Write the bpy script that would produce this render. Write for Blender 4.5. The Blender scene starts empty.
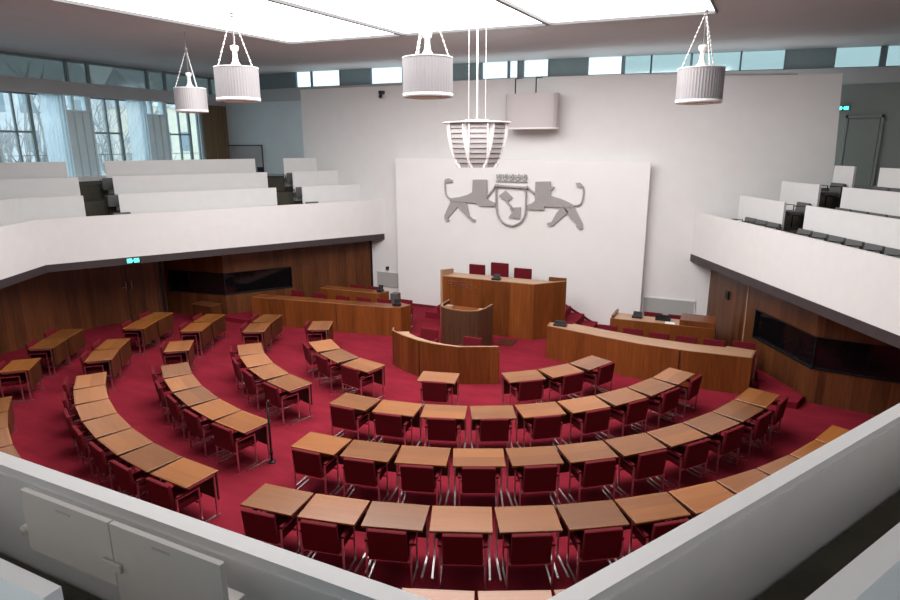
import bpy, bmesh, math, random
from mathutils import Vector, Matrix
random.seed(7)
PI = math.pi
COL = bpy.context.scene.collection
S3, C3 = math.sin(PI/3), .5

# ------------------------------------------------------------------ materials
def new_mat(name):
    m = bpy.data.materials.new(name); m.use_nodes = True
    nt = m.node_tree; b = nt.nodes['Principled BSDF']
    return m, nt, b
def N(nt, t, **kw):
    n = nt.nodes.new(t)
    for k, v in kw.items(): setattr(n, k, v)
    return n
def flat(name, col, rough=.6, metal=0., spec=None, noise=0., scale=8., bump=0., bscale=200.):
    m, nt, b = new_mat(name)
    b.inputs['Base Color'].default_value = (*col, 1); b.inputs['Roughness'].default_value = rough
    b.inputs['Metallic'].default_value = metal
    if spec is not None: b.inputs['Specular IOR Level'].default_value = spec
    tc = N(nt, 'ShaderNodeTexCoord')
    if noise:
        nz = N(nt, 'ShaderNodeTexNoise'); nz.inputs['Scale'].default_value = scale; nz.inputs['Detail'].default_value = 4
        nt.links.new(tc.outputs['Object'], nz.inputs['Vector'])
        mr = N(nt, 'ShaderNodeMapRange'); mr.inputs['To Min'].default_value = 1-noise; mr.inputs['To Max'].default_value = 1+noise
        mr.inputs['From Min'].default_value = .25; mr.inputs['From Max'].default_value = .75
        nt.links.new(nz.outputs['Fac'], mr.inputs['Value'])
        mx = N(nt, 'ShaderNodeVectorMath', operation='SCALE'); mx.inputs[0].default_value = col
        nt.links.new(mr.outputs['Result'], mx.inputs['Scale'])
        nt.links.new(mx.outputs['Vector'], b.inputs['Base Color'])
    if bump:
        nb = N(nt, 'ShaderNodeTexNoise'); nb.inputs['Scale'].default_value = bscale
        nt.links.new(tc.outputs['Object'], nb.inputs['Vector'])
        bp = N(nt, 'ShaderNodeBump'); bp.inputs['Strength'].default_value = bump; bp.inputs['Distance'].default_value = .004
        nt.links.new(nb.outputs['Fac'], bp.inputs['Height']); nt.links.new(bp.outputs['Normal'], b.inputs['Normal'])
    return m
def wood(name, dark, light, rough=.35, plank=.14, vertical=True, per_object=0., spec=.5, coat=0., grain=1.15):
    """veneer, read from the box UVs in metres (u along, v up)"""
    m, nt, b = new_mat(name)
    uv = N(nt, 'ShaderNodeUVMap'); sep = N(nt, 'ShaderNodeSeparateXYZ'); nt.links.new(uv.outputs['UV'], sep.inputs[0])
    U, V = (sep.outputs['X'], sep.outputs['Y']) if vertical else (sep.outputs['Y'], sep.outputs['X'])
    def mul(a, k):
        n = N(nt, 'ShaderNodeMath', operation='MULTIPLY'); nt.links.new(a, n.inputs[0]); n.inputs[1].default_value = k; return n.outputs[0]
    comb = N(nt, 'ShaderNodeCombineXYZ'); nt.links.new(mul(U, 26), comb.inputs[0]); nt.links.new(mul(V, 1.3), comb.inputs[1])
    oi = N(nt, 'ShaderNodeObjectInfo'); nt.links.new(mul(oi.outputs['Random'], 40), comb.inputs[2])
    nz = N(nt, 'ShaderNodeTexNoise'); nz.inputs['Scale'].default_value = 1; nz.inputs['Detail'].default_value = 5; nz.inputs['Roughness'].default_value = .6
    nt.links.new(comb.outputs[0], nz.inputs['Vector'])
    fl = N(nt, 'ShaderNodeMath', operation='FLOOR'); nt.links.new(mul(U, 1/plank), fl.inputs[0])
    ad = N(nt, 'ShaderNodeMath', operation='ADD'); nt.links.new(fl.outputs[0], ad.inputs[0]); nt.links.new(mul(oi.outputs['Random'], 977), ad.inputs[1])
    wn = N(nt, 'ShaderNodeTexWhiteNoise', noise_dimensions='1D'); nt.links.new(ad.outputs[0], wn.inputs['W'])
    a1 = N(nt, 'ShaderNodeMath', operation='MULTIPLY_ADD'); nt.links.new(nz.outputs['Fac'], a1.inputs[0]); a1.inputs[1].default_value = grain; a1.inputs[2].default_value = .295-grain/2
    a2 = N(nt, 'ShaderNodeMath', operation='MULTIPLY_ADD'); nt.links.new(wn.outputs['Value'], a2.inputs[0]); a2.inputs[1].default_value = .38; nt.links.new(a1.outputs[0], a2.inputs[2])
    mx = N(nt, 'ShaderNodeMix', data_type='RGBA'); mx.inputs['A'].default_value = (*dark, 1); mx.inputs['B'].default_value = (*light, 1)
    nt.links.new(a2.outputs[0], mx.inputs['Factor']); out = mx.outputs['Result']
    if per_object:
        mr = N(nt, 'ShaderNodeMapRange'); mr.inputs['To Min'].default_value = 1-per_object; mr.inputs['To Max'].default_value = 1+per_object
        nt.links.new(oi.outputs['Random'], mr.inputs['Value'])
        vm = N(nt, 'ShaderNodeVectorMath', operation='SCALE'); nt.links.new(out, vm.inputs[0]); nt.links.new(mr.outputs['Result'], vm.inputs['Scale']); out = vm.outputs['Vector']
    nt.links.new(out, b.inputs['Base Color']); b.inputs['Roughness'].default_value = rough; b.inputs['Specular IOR Level'].default_value = spec
    if coat: b.inputs['Coat Weight'].default_value = coat; b.inputs['Coat Roughness'].default_value = .3
    return m
def emit(name, col, s):
    m, nt, b = new_mat(name)
    b.inputs['Base Color'].default_value = (*col, 1); b.inputs['Emission Color'].default_value = (*col, 1); b.inputs['Emission Strength'].default_value = s
    return m
def pane(name, col, rough=.05, mixf=.12):
    m, nt, b = new_mat(name)
    nt.nodes.remove(b); out = nt.nodes['Material Output']
    t = N(nt, 'ShaderNodeBsdfTransparent'); t.inputs[0].default_value = (*col, 1)
    g = N(nt, 'ShaderNodeBsdfGlossy'); g.inputs['Roughness'].default_value = rough
    mx = N(nt, 'ShaderNodeMixShader'); mx.inputs[0].default_value = mixf
    nt.links.new(t.outputs[0], mx.inputs[1]); nt.links.new(g.outputs[0], mx.inputs[2]); nt.links.new(mx.outputs[0], out.inputs[0])
    return m
def cloth_pane(name, col, transp=.4):
    m, nt, b = new_mat(name)
    nt.nodes.remove(b); out = nt.nodes['Material Output']
    t = N(nt, 'ShaderNodeBsdfTransparent'); d = N(nt, 'ShaderNodeBsdfTranslucent'); d.inputs[0].default_value = (*col, 1)
    mx = N(nt, 'ShaderNodeMixShader'); mx.inputs[0].default_value = 1-transp
    nt.links.new(t.outputs[0], mx.inputs[1]); nt.links.new(d.outputs[0], mx.inputs[2]); nt.links.new(mx.outputs[0], out.inputs[0])
    return m
def carpet(name, col):
    m, nt, b = new_mat(name)
    tc = N(nt, 'ShaderNodeTexCoord')
    n1 = N(nt, 'ShaderNodeTexNoise'); n1.inputs['Scale'].default_value = .9; n1.inputs['Detail'].default_value = 6; n1.inputs['Roughness'].default_value = .65
    n2 = N(nt, 'ShaderNodeTexNoise'); n2.inputs['Scale'].default_value = 90; n2.inputs['Detail'].default_value = 2
    mp = N(nt, 'ShaderNodeMapping'); mp.inputs['Scale'].default_value = (1, 3.2, 1)
    nt.links.new(tc.outputs['Object'], mp.inputs['Vector']); nt.links.new(mp.outputs['Vector'], n1.inputs['Vector']); nt.links.new(tc.outputs['Object'], n2.inputs['Vector'])
    mr = N(nt, 'ShaderNodeMapRange'); mr.inputs['From Min'].default_value = .3; mr.inputs['From Max'].default_value = .7; mr.inputs['To Min'].default_value = .8; mr.inputs['To Max'].default_value = 1.2
    nt.links.new(n1.outputs['Fac'], mr.inputs['Value'])
    mr2 = N(nt, 'ShaderNodeMapRange'); mr2.inputs['To Min'].default_value = .8; mr2.inputs['To Max'].default_value = 1.2
    nt.links.new(n2.outputs['Fac'], mr2.inputs['Value'])
    mm = N(nt, 'ShaderNodeMath', operation='MULTIPLY'); nt.links.new(mr.outputs[0], mm.inputs[0]); nt.links.new(mr2.outputs[0], mm.inputs[1])
    vm = N(nt, 'ShaderNodeVectorMath', operation='SCALE'); vm.inputs[0].default_value = col; nt.links.new(mm.outputs[0], vm.inputs['Scale'])
    nt.links.new(vm.outputs['Vector'], b.inputs['Base Color']); b.inputs['Roughness'].default_value = .95; b.inputs['Specular IOR Level'].default_value = .1
    b.inputs['Sheen Weight'].default_value = 0
    bp = N(nt, 'ShaderNodeBump'); bp.inputs['Strength'].default_value = .4; bp.inputs['Distance'].default_value = .01
    nt.links.new(n2.outputs['Fac'], bp.inputs['Height']); nt.links.new(bp.outputs['Normal'], b.inputs['Normal'])
    return m

M = {}
M['white'] = flat('white_paint', (.78, .77, .76), .55, noise=.02, scale=3)
M['panel'] = flat('panel_paint', (.86, .85, .84), .5, noise=.015, scale=2)
M['parapet'] = flat('parapet_paint', (.78, .77, .76), .42, noise=.02, scale=4)
M['ceiling'] = flat('ceiling_paint', (.50, .49, .485), .8, noise=.03, scale=1)
M['grey_wall'] = flat('blue_grey_paint', (.60, .66, .68), .6, noise=.03, scale=2)
M['green_wall'] = flat('green_grey_paint', (.27, .29, .265), .6, noise=.04, scale=2)
M['beam'] = flat('grey_beam_paint', (.40, .40, .40), .55, noise=.03, scale=3)
M['teal'] = flat('teal_grey_metal', (.20, .25, .26), .45, noise=.05, scale=3)
M['pier'] = flat('pale_blue_metal', (.66, .78, .82), .4, noise=.04, scale=4)
M['fascia'] = flat('dark_brown_paint', (.045, .033, .035), .5, noise=.1, scale=4)
M['soffit'] = flat('dark_soffit_paint', (.06, .045, .04), .8, noise=.05)
M['wall_wood'] = wood('wall_veneer', (.028, .009, .003), (.19, .062, .020), .38, .16)
M['bench_wood'] = wood('bench_veneer', (.07, .018, .004), (.285, .082, .018), .30, .30)
M['lectern_wood'] = wood('lectern_veneer', (.035, .014, .007), (.13, .058, .028), .4, .05)
M['top_wood'] = wood('desk_top_veneer', (.14, .043, .009), (.36, .130, .032), .27, .25, vertical=False, per_object=.32, spec=.6, coat=.3, grain=.6)
M['light_wood'] = wood('light_edge_veneer', (.30, .16, .09), (.52, .32, .20), .4, .2, vertical=False)
M['cap_wood'] = wood('cap_veneer', (.16, .07, .03), (.34, .17, .09), .4, .2, vertical=False)
M['box_wood'] = wood('desk_box_veneer', (.03, .009, .003), (.11, .034, .010), .4, .25)
M['red'] = flat('red_upholstery', (.125, .003, .009), .8, spec=.25, noise=.08, scale=25, bump=.3, bscale=300)
M['maroon'] = flat('maroon_upholstery', (.14, .006, .013), .8, noise=.08, scale=25, bump=.3, bscale=300)
M['grey_fabric'] = flat('grey_upholstery', (.12, .12, .12), .85, noise=.1, scale=20, bump=.3)
M['chrome'] = flat('brushed_chrome', (.80, .77, .76), .3, 1.)
M['dark_metal'] = flat('dark_metal', (.02, .02, .022), .4, .6)
M['black'] = flat('black_plastic', (.012, .012, .013), .35)
M['black_glass'] = flat('dark_booth_glass', (.004, .004, .005), .08, spec=.5)
M['carpet'] = carpet('red_carpet', (.195, .012, .024))
M['gallery_carpet'] = carpet('olive_carpet', (.07, .065, .05))
M['emblem'] = flat('brushed_grey_metal', (.40, .38, .375), .5, .1, noise=.06, scale=14)
M['lamp_metal'] = flat('pale_lamp_metal', (.36, .34, .35), .45, .2)
M['lamp_white'] = flat('white_lamp_enamel', (.85, .83, .82), .4)
M['lamp_inside'] = flat('warm_lamp_lining', (.72, .62, .48), .6)
M['lamp_grey'] = flat('grey_louvre_metal', (.42, .39, .39), .45, .1)
M['speaker'] = flat('pale_speaker_cloth', (.60, .55, .55), .8)
M['pedestal'] = flat('dark_grey_laminate', (.10, .09, .085), .6)
M['sky_frame'] = flat('dark_grey_frame', (.12, .12, .12), .6)
M['press'] = flat('beige_laminate', (.50, .475, .44), .5, noise=.02)
M['vent'] = flat('grey_vent_mesh', (.40, .40, .385), .7, noise=.05, scale=60)
M['paper'] = flat('white_paper', (.85, .85, .85), .6)
M['skylight'] = emit('laylight_glass', (1, .99, .98), 5.2)
M['sign_green'] = emit('lit_sign', (.10, .75, .68), 1.6)
M['glass'] = pane('window_glass', (.86, .95, .98), .03, .10)
M['tint_glass'] = pane('shaded_window_glass', (.30, .34, .34), .1, .12)
M['pale_tint'] = pane('pale_tinted_glass', (.52, .62, .63), .1, .12)
M['sheer'] = cloth_pane('sheer_curtain', (.76, .81, .86), .3)
M['curtain'] = wood('brown_curtain_cloth', (.10, .07, .045), (.22, .16, .10), .9, .07, spec=.1)
M['bark'] = flat('grey_bark', (.36, .35, .35), .9, noise=.2, scale=10)
M['stone'] = flat('pale_facade', (.78, .70, .58), .8, noise=.08, scale=1.5)
M['stone_grey'] = flat('grey_facade', (.62, .62, .64), .8, noise=.08, scale=1.5)
M['ground'] = flat('snowy_paving', (.75, .77, .8), .9, noise=.08, scale=.6)
M['win_dark'] = flat('facade_window_glass', (.25, .30, .34), .2)

# ------------------------------------------------------------------ mesh builder
class MB:
    def __init__(s): s.v = []; s.f = []; s.sm = []
    def add(s, vs, fs, smooth=False):
        o = len(s.v); s.v += [tuple(v) for v in vs]; s.f += [tuple(i+o for i in f) for f in fs]; s.sm += [smooth]*len(fs); return s
    def box(s, x0, x1, y0, y1, z0, z1, rot=0., org=(0, 0)):
        c, sn = math.cos(rot), math.sin(rot)
        vs = [(org[0]+x*c-y*sn, org[1]+x*sn+y*c, z) for z in (z0, z1) for x, y in ((x0, y0), (x1, y0), (x1, y1), (x0, y1))]
        return s.add(vs, [(3, 2, 1, 0), (4, 5, 6, 7), (0, 1, 5, 4), (1, 2, 6, 5), (2, 3, 7, 6), (3, 0, 4, 7)])
    def rbox(s, x0, x1, y0, y1, z0, z1, b=.01, seg=2, mat=None):
        """bevelled box; mat = optional Matrix applied"""
        bm = bmesh.new(); bmesh.ops.create_cube(bm, size=1)
        for v in bm.verts: v.co = Vector(((x0+x1)/2+v.co.x*(x1-x0), (y0+y1)/2+v.co.y*(y1-y0), (z0+z1)/2+v.co.z*(z1-z0)))
        bmesh.ops.bevel(bm, geom=bm.edges[:], offset=b, segments=seg, profile=.5, affect='EDGES', clamp_overlap=True)
        if mat is not None: bmesh.ops.transform(bm, matrix=mat, verts=bm.verts[:])
        bm.verts.index_update()
        s.add([v.co[:] for v in bm.verts], [[v.index for v in f.verts] for f in bm.faces]); bm.free(); return s
    def prism(s, poly, z0, z1):
        """poly [(x,y)]; z1/z0 number or per-vertex list"""
        n = len(poly)
        a = sum(poly[i][0]*poly[(i+1) % n][1]-poly[(i+1) % n][0]*poly[i][1] for i in range(n))
        zz0 = z0 if isinstance(z0, (list, tuple)) else [z0]*n; zz1 = z1 if isinstance(z1, (list, tuple)) else [z1]*n
        if a < 0: poly = poly[::-1]; zz0 = zz0[::-1]; zz1 = zz1[::-1]
        vs = [(p[0], p[1], z) for p, z in zip(poly, zz0)]+[(p[0], p[1], z) for p, z in zip(poly, zz1)]
        fs = [tuple(range(n-1, -1, -1)), tuple(range(n, 2*n))]+[(i, (i+1) % n, n+(i+1) % n, n+i) for i in range(n)]
        return s.add(vs, fs)
    def xz(s, poly, y0, y1):
        """outline in the x-z plane given thickness along y"""
        n = len(poly)
        a = sum(poly[i][0]*poly[(i+1) % n][1]-poly[(i+1) % n][0]*poly[i][1] for i in range(n))
        if a < 0: poly = poly[::-1]
        if y0 > y1: y0, y1 = y1, y0
        vs = [(p[0], y0, p[1]) for p in poly]+[(p[0], y1, p[1]) for p in poly]
        fs = [tuple(range(n)), tuple(range(2*n-1, n-1, -1))]+[((i+1) % n, i, n+i, n+(i+1) % n) for i in range(n)]
        return s.add(vs, fs)
    def tube(s, pts, r, n=8, caps=True):
        pts = [Vector(p) for p in pts]; rs = r if isinstance(r, (list, tuple)) else [r]*len(pts)
        rings = []; ref = None
        for i, p in enumerate(pts):
            d = (pts[min(i+1, len(pts)-1)]-pts[max(i-1, 0)]).normalized()
            if ref is None: ref = Vector((0, 0, 1)) if abs(d.z) < .9 else Vector((1, 0, 0))
            a = d.cross(ref).normalized(); b = a.cross(d).normalized(); ref = b
            rings.append([p+a*math.cos(2*PI*k/n)*rs[i]+b*math.sin(2*PI*k/n)*rs[i] for k in range(n)])
        vs = [v for rg in rings for v in rg]; fs = []
        for i in range(len(pts)-1):
            for k in range(n): fs.append((i*n+k, i*n+(k+1) % n, (i+1)*n+(k+1) % n, (i+1)*n+k))
        if caps: fs += [tuple(range(n-1, -1, -1)), tuple((len(pts)-1)*n+k for k in range(n))]
        return s.add(vs, fs, True)
    def lathe(s, prof, n=32, c=(0, 0, 0), closed=False):
        """prof [(r,z)]"""
        vs = [(c[0]+r*math.cos(2*PI*k/n), c[1]+r*math.sin(2*PI*k/n), c[2]+z) for r, z in prof for k in range(n)]
        m = len(prof); fs = []
        for i in range(m-1 if not closed else m):
            j = (i+1) % m
            for k in range(n): fs.append((i*n+k, i*n+(k+1) % n, j*n+(k+1) % n, j*n+k))
        return s.add(vs, fs, True)
    def build(s, name, mat, parent=None, autosmooth=True):
        me = bpy.data.meshes.new(name); me.from_pydata(s.v, [], s.f); me.materials.append(mat)
        uvl = me.uv_layers.new(name='UVMap'); 
        me.polygons.foreach_set('use_smooth', s.sm)
        for p in me.polygons:
            nn = p.normal
            if abs(nn.z) > .7: f = lambda c: (c.x, c.y)
            else:
                h = Vector((-nn.y, nn.x)); h = h.normalized() if h.length > 1e-6 else Vector((1, 0))
                if abs(h.x) >= abs(h.y):
                    if h.x < 0: h = -h
                elif h.y < 0: h = -h
                f = lambda c, h=h: (c.x*h.x+c.y*h.y, c.z)
            for li in p.loop_indices: uvl.data[li].uv = f(me.vertices[me.loops[li].vertex_index].co)
        o = bpy.data.objects.new(name, me); COL.objects.link(o)
        if parent is not None: o.parent = parent
        return o
def tag(o, label=None, cat=None, group=None, kind=None):
    if label: o['label'] = label
    if cat: o['category'] = cat
    if group: o['group'] = group
    if kind: o['kind'] = kind
    return o
def empty(name, loc=(0, 0, 0), rz=0.):
    o = bpy.data.objects.new(name, None); COL.objects.link(o); o.location = loc; o.rotation_euler = (0, 0, rz); o.empty_display_size = .2; return o
def struct(name, mb, mat): return tag(mb.build(name, mat), kind='structure')
def copy_tree(o, parent=None):
    c = o.copy(); COL.objects.link(c)
    if parent is not None: c.parent = parent
    for ch in list(o.children): copy_tree(ch, c)
    return c

ORD = ['first', 'second', 'third', 'fourth', 'fifth', 'sixth', 'seventh', 'eighth', 'ninth', 'tenth', 'eleventh', 'twelfth', 'thirteenth']

# ------------------------------------------------------------------ hexagonal gallery geometry
HEX = [(-5.0, 3.8), (-10.1, -4.92), (-5.71, -12.78), (5.71, -12.78), (10.09, -5.20), (5.20, 3.8)]
def off_chain(d):
    n = len(HEX); out = []
    nrm = []
    for i in range(n-1):
        a, b = Vector(HEX[i]), Vector(HEX[i+1]); t = (b-a).normalized(); nrm.append(Vector((t.y, -t.x)))   # outward
    for i in range(n-1):
        m = (Vector(HEX[i])+Vector(HEX[i+1]))/2
        if nrm[i].dot(m-Vector((0, -4.7))) < 0: nrm[i] = -nrm[i]
    for i in range(n):
        p = Vector(HEX[i])
        if i in (0, n-1):
            k = 0 if i == 0 else n-2
            a, b = Vector(HEX[k]), Vector(HEX[k+1]); t = (b-a).normalized(); q = a+nrm[k]*d
            out.append(tuple(q+t*((3.8-q.y)/t.y)))
        else:
            n1, n2 = nrm[i-1], nrm[i]; out.append(tuple(p+(n1+n2)*(d/(1+n1.dot(n2)))))
    return out
def band(d0, d1, i):
    a, b = off_chain(d0), off_chain(d1); return [a[i], a[i+1], b[i+1], b[i]]

# ------------------------------------------------------------------ floors
f = MB(); f.box(-13.4, 13.4, -14.2, 5.1, -.1, 0)
struct('floor', f, M['carpet'])
f = MB()
f.prism([(-5.35, 3.79), (-8.42, -.43), (-8.3, -.75), (-7.3, -.75)], .002, .14); f.prism([(-5.35, 3.79), (-7.3, -.75), (-7.3, 2.6), (-5.3, 3.79)], .002, .139)
f.prism([(5.52, 3.79), (7.12, 2.75), (7.12, -.72), (7.85, -.72), (8.0, -.24)][::-1][:3]+[(7.12, .9)], .002, .14); f.prism([(8.02, -.22), (7.12, .9), (5.75, 3.2), (5.72, 3.5)], .002, .1395)
struct('floor_platform', f, M['carpet'])
pl = MB(); pl.box(-1.75, 1.9, 2.3, 3.47, .003, .6)
for k, z in enumerate((.4, .2)):
    pl.box(1.9+.42*k, 2.32+.42*k, 2.3, 3.47, .003, z); pl.box(-2.17-.42*k, -1.75-.42*k, 2.3, 3.47, .003, z)
struct('floor_dais', pl, M['carpet'])
sk = MB(); sk.xz([(-3.2, .0), (-2.6, .0), (-1.9, .62), (1.6, .62), (2.75, .02), (3.9, .02), (3.9, .09), (2.78, .09), (1.63, .69), (-1.93, .69), (-2.62, .09), (-4.2, .09), (-4.2, .0)], 3.472, 3.488)
struct('trim_1', sk, M['maroon'])

# ------------------------------------------------------------------ wood walls under the gallery
LW = [(-5.56, 3.8), (-8.45, -.44), (-10.75, -.75), (-10.35, -1.15), (-11.41, -2.93), (-11.3, -9.0), (-6.5, -13.6)]
RW = [(5.76, 3.8), (8.06, -.22), (10.1, -.50), (10.3, -.9), (11.4, -2.90), (11.3, -9.0), (6.5, -13.6)]
def wall_seg(mb, a, b, z0, z1, out, th=.1, t0=0., t1=None):
    a, b = Vector(a), Vector(b); L = (b-a).length; t = (b-a)/L; t1 = L if t1 is None else t1
    nn = Vector((t.y, -t.x))
    if nn.dot(a-Vector((0, -4))) < 0: nn = -nn
    p, q = a+t*t0, a+t*t1
    mb.prism([tuple(p+nn*out), tuple(q+nn*out), tuple(q+nn*(out+th)), tuple(p+nn*(out+th))], z0, z1)
def seglen(a, b): return (Vector(b)-Vector(a)).length
for side, W in (('left', LW), ('right', RW)):
    mb = MB(); ZS = 2.24
    L0 = seglen(W[0], W[1]); L1 = seglen(W[1], W[2]); b0 = L0-(2.2 if side == 'left' else 2.25)
    wall_seg(mb, W[0], W[1], 0, ZS, 0, t0=0, t1=b0)
    wall_seg(mb, W[0], W[1], 0, .77, 0, t0=b0); wall_seg(mb, W[0], W[1], 1.50, ZS, 0, t0=b0)
    wall_seg(mb, W[1], W[2], 0, .77, 0, t1=L1-.12); wall_seg(mb, W[1], W[2], 1.50, ZS, 0, t1=L1-.12)
    wall_seg(mb, W[1], W[2], 0, ZS, 0, t0=L1-.12)
    for i in (2, 3, 4, 5): wall_seg(mb, W[i], W[i+1], 0, ZS, 0)  # the last stretch is out of view, put in to block light
    struct('wall_'+side, mb, M['wall_wood'])
    # booth window wrapping the corner
    w = tag(empty('window_%d' % (1 if side == 'left' else 2)), kind='structure')
    g = MB(); wall_seg(g, W[0], W[1], .80, 1.47, .05, .02, t0=b0+.03, t1=L0-.02); wall_seg(g, W[1], W[2], .80, 1.47, .05, .02, t0=.02, t1=L1-.15)
    g.build('window_pane', M['black_glass'], w)
    fr = MB()
    for z0, z1 in ((.77, .80), (1.47, 1.50)):
        wall_seg(fr, W[0], W[1], z0, z1, -.015, .1, t0=b0, t1=L0+.01); wall_seg(fr, W[1], W[2], z0, z1, -.015, .1, t0=-.01, t1=L1-.12)
    wall_seg(fr, W[0], W[1], .80, 1.47, -.015, .1, t0=b0, t1=b0+.03); wall_seg(fr, W[1], W[2], .80, 1.47, -.015, .1, t0=L1-.15, t1=L1-.12)
    wall_seg(fr, W[0], W[1], .80, 1.47, .03, .03, t0=L0-.03, t1=L0)
    fr.build('window_frame', M['dark_metal'], w)
mb = MB(); mb.box(-6.5, 6.5, -13.7, -13.6, 0, 2.24); struct('wall_back', mb, M['wall_wood'])  # unseen near wall under the gallery, added plain to block light
# dark reveal at the left wall's end
mb = MB(); wall_seg(mb, LW[0], LW[1], 0, 2.24, -.03, .03, t0=-.02, t1=.05); struct('trim_2', mb, M['dark_metal'])
mb = MB(); wall_seg(mb, RW[0], RW[1], 0, 2.24, -.012, .012, t0=1.95, t1=1.99); struct('trim_3', mb, M['light_wood'])
# double door in the left angled wall
dr = tag(empty('door_1'), kind='structure')
a, b = Vector(LW[4]), Vector(LW[3]); Ld = (b-a).length
for k, (s0, s1) in enumerate(((.12, .98), (1.0, 1.90))):
    q = MB(); wall_seg(q, LW[4], LW[3], .02, 2.12, -.025, .02, t0=s0, t1=s1); q.build('door_leaf', M['wall_wood'], dr)
q = MB(); wall_seg(q, LW[4], LW[3], .02, 2.2, -.018, .012, t0=.98, t1=1.0); wall_seg(q, LW[4], LW[3], .0, 2.2, -.04, .035, t0=1.95, t1=2.05); q.build('door_frame', M['dark_metal'], dr)
h = MB()
t = (b-a).normalized(); nn = Vector((t.y, -t.x)); nn = nn if nn.dot(Vector((0, -4))-a) > 0 else -nn
for s in (.95, 1.11):
    p = a+t*s+nn*.07; h.tube([(p.x, p.y, 1.05), (p.x, p.y, 1.35)], .013); h.tube([(p.x, p.y, 1.1), (p.x-nn.x*.05, p.y-nn.y*.05, 1.1)], .008); h.tube([(p.x, p.y, 1.3), (p.x-nn.x*.05, p.y-nn.y*.05, 1.3)], .008)
p = a+t*.85+nn*.06; h.tube([(p.x, p.y, 1.15), (p.x+t.x*.12, p.y+t.y*.12, 1.15)], .01)
h.build('door_handle', M['chrome'], dr)
# plate on right wall
def wpt(W, i, s, o=0.):
    a, b = Vector(W[i]), Vector(W[i+1]); t = (b-a).normalized(); nn = Vector((t.y, -t.x)); nn = nn if nn.dot(Vector((0, -4))-a) > 0 else -nn
    q = a+t*s+nn*o; return q, t, nn
mb = MB(); wall_seg(mb, RW[0], RW[1], 1.40, 1.62, -.05, .048, t0=.95, t1=1.11)
sp = tag(mb.build('wall_speaker', M['black']), 'small black loudspeaker box on the right wooden wall', 'loudspeaker')
g = MB(); wall_seg(g, RW[0], RW[1], 1.44, 1.58, -.056, .006, t0=.985, t1=1.075); g.build('speaker_grille', M['dark_metal'], sp)

# ------------------------------------------------------------------ galleries: soffit, tiers, parapets
OUTER = 13.5
def clip(poly, ax, val, keep_less=True):
    out = []
    n = len(poly)
    for i in range(n):
        p, q = poly[i], poly[(i+1) % n]
        ip = (p[ax] <= val) if keep_less else (p[ax] >= val); iq = (q[ax] <= val) if keep_less else (q[ax] >= val)
        if ip: out.append(p)
        if ip != iq:
            t = (val-p[ax])/(q[ax]-p[ax]); out.append((p[0]+t*(q[0]-p[0]), p[1]+t*(q[1]-p[1])))
    return out
def clipr(poly):
    for ax, v, kl in ((1, 5.19, True), (0, 13.4, True), (0, -13.4, False)):
        if len(poly) >= 3: poly = clip(poly, ax, v, kl)
    return poly
sof = MB()
for i in range(5):
    p = clipr(band(.02, 2.6, i)); sof.prism(p, 2.24, 2.40)
struct('ceiling_soffit', sof, M['soffit'])
for i, nm in enumerate(('left', 'near_left_corner', 'near', 'near_right', 'right')):
    mb = MB(); mb.prism(band(0, .095, i), 2.42, 3.62); struct('wall_parapet_'+nm, mb, M['parapet'])
    mb = MB(); mb.prism(band(-.015, .13, i), 2.22, 2.42); struct('trim_fascia_'+nm, mb, M['fascia'])
# little ledge line on the near parapets' inner side
mb = MB()
for i in (2, 3): mb.prism(band(.094, .105, i), 3.54, 3.565)
struct('trim_4', mb, M['parapet'])
RISE, PITCH = .45, .8
tiers = MB()
for i in (0, 1, 4):
    for k in range(4):
        d0 = .13 if k == 0 else PITCH*k; d1 = PITCH*(k+1) if k < 3 else 9
        p = clipr(band(d0, d1, i))
        if len(p) >= 3: tiers.prism(p, 2.45+.001*i, 3.0+RISE*k+.0007*i)
for i in (2, 3):
    for k in range(2):
        p = band(.13 if k == 0 else .76, .76 if k == 0 else 1.4, i); tiers.prism(p, 2.45, 3.0+RISE*k+.0007*i)
struct('floor_gallery', tiers, M['gallery_carpet'])

def along(i, d, t, inner=True):
    """point at distance t from the start of chain edge i offset by d"""
    a, b = [Vector(q) for q in (off_chain(d)[i], off_chain(d)[i+1])]
    u = (b-a).normalized(); return a+u*t, u
# row fronts: left gallery (t measured down from the front wall), right gallery likewise
def board(i, d, t0, t1, z0, z1, label, th=.05, extra=None, flip=False, group=None):
    c0, c1 = off_chain(d), off_chain(d+th)
    if not flip: a0, a1, b0, b1 = Vector(c0[i]), Vector(c0[i+1]), Vector(c1[i]), Vector(c1[i+1])
    else: a0, a1, b0, b1 = Vector(c0[i+1]), Vector(c0[i]), Vector(c1[i+1]), Vector(c1[i])
    u = (a1-a0).normalized()
    org = a0
    p0 = org+u*t0; p1 = org+u*t1 if t1 is not None else a1
    nn = Vector((u.y, -u.x)); nn = nn if nn.dot(org-Vector((0, -4.7))) > 0 else -nn
    mb = MB()
    if t1 is None:   # carries on round the corner
        j = i+1 if not flip else i-1
        e0, e1 = (Vector(c0[j+1]), Vector(c1[j+1])) if not flip else (Vector(c0[j]), Vector(c1[j]))
        v = (e0-a1).normalized()
        mb.prism([tuple(p0), tuple(a1), tuple(a1+v*extra), tuple(b1+v*extra), tuple(b1), tuple(p0+nn*th)], z0, z1)
    else: mb.prism([tuple(p0), tuple(p1), tuple(p1+nn*th), tuple(p0+nn*th)], z0, z1)
    return tag(mb.build('seat_row_partition', M['parapet']), label, 'partition', group)
def tt(k, t): return t+.36-.0*k    # chain starts on y=3.8; measured t starts on y=3.45
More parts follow.
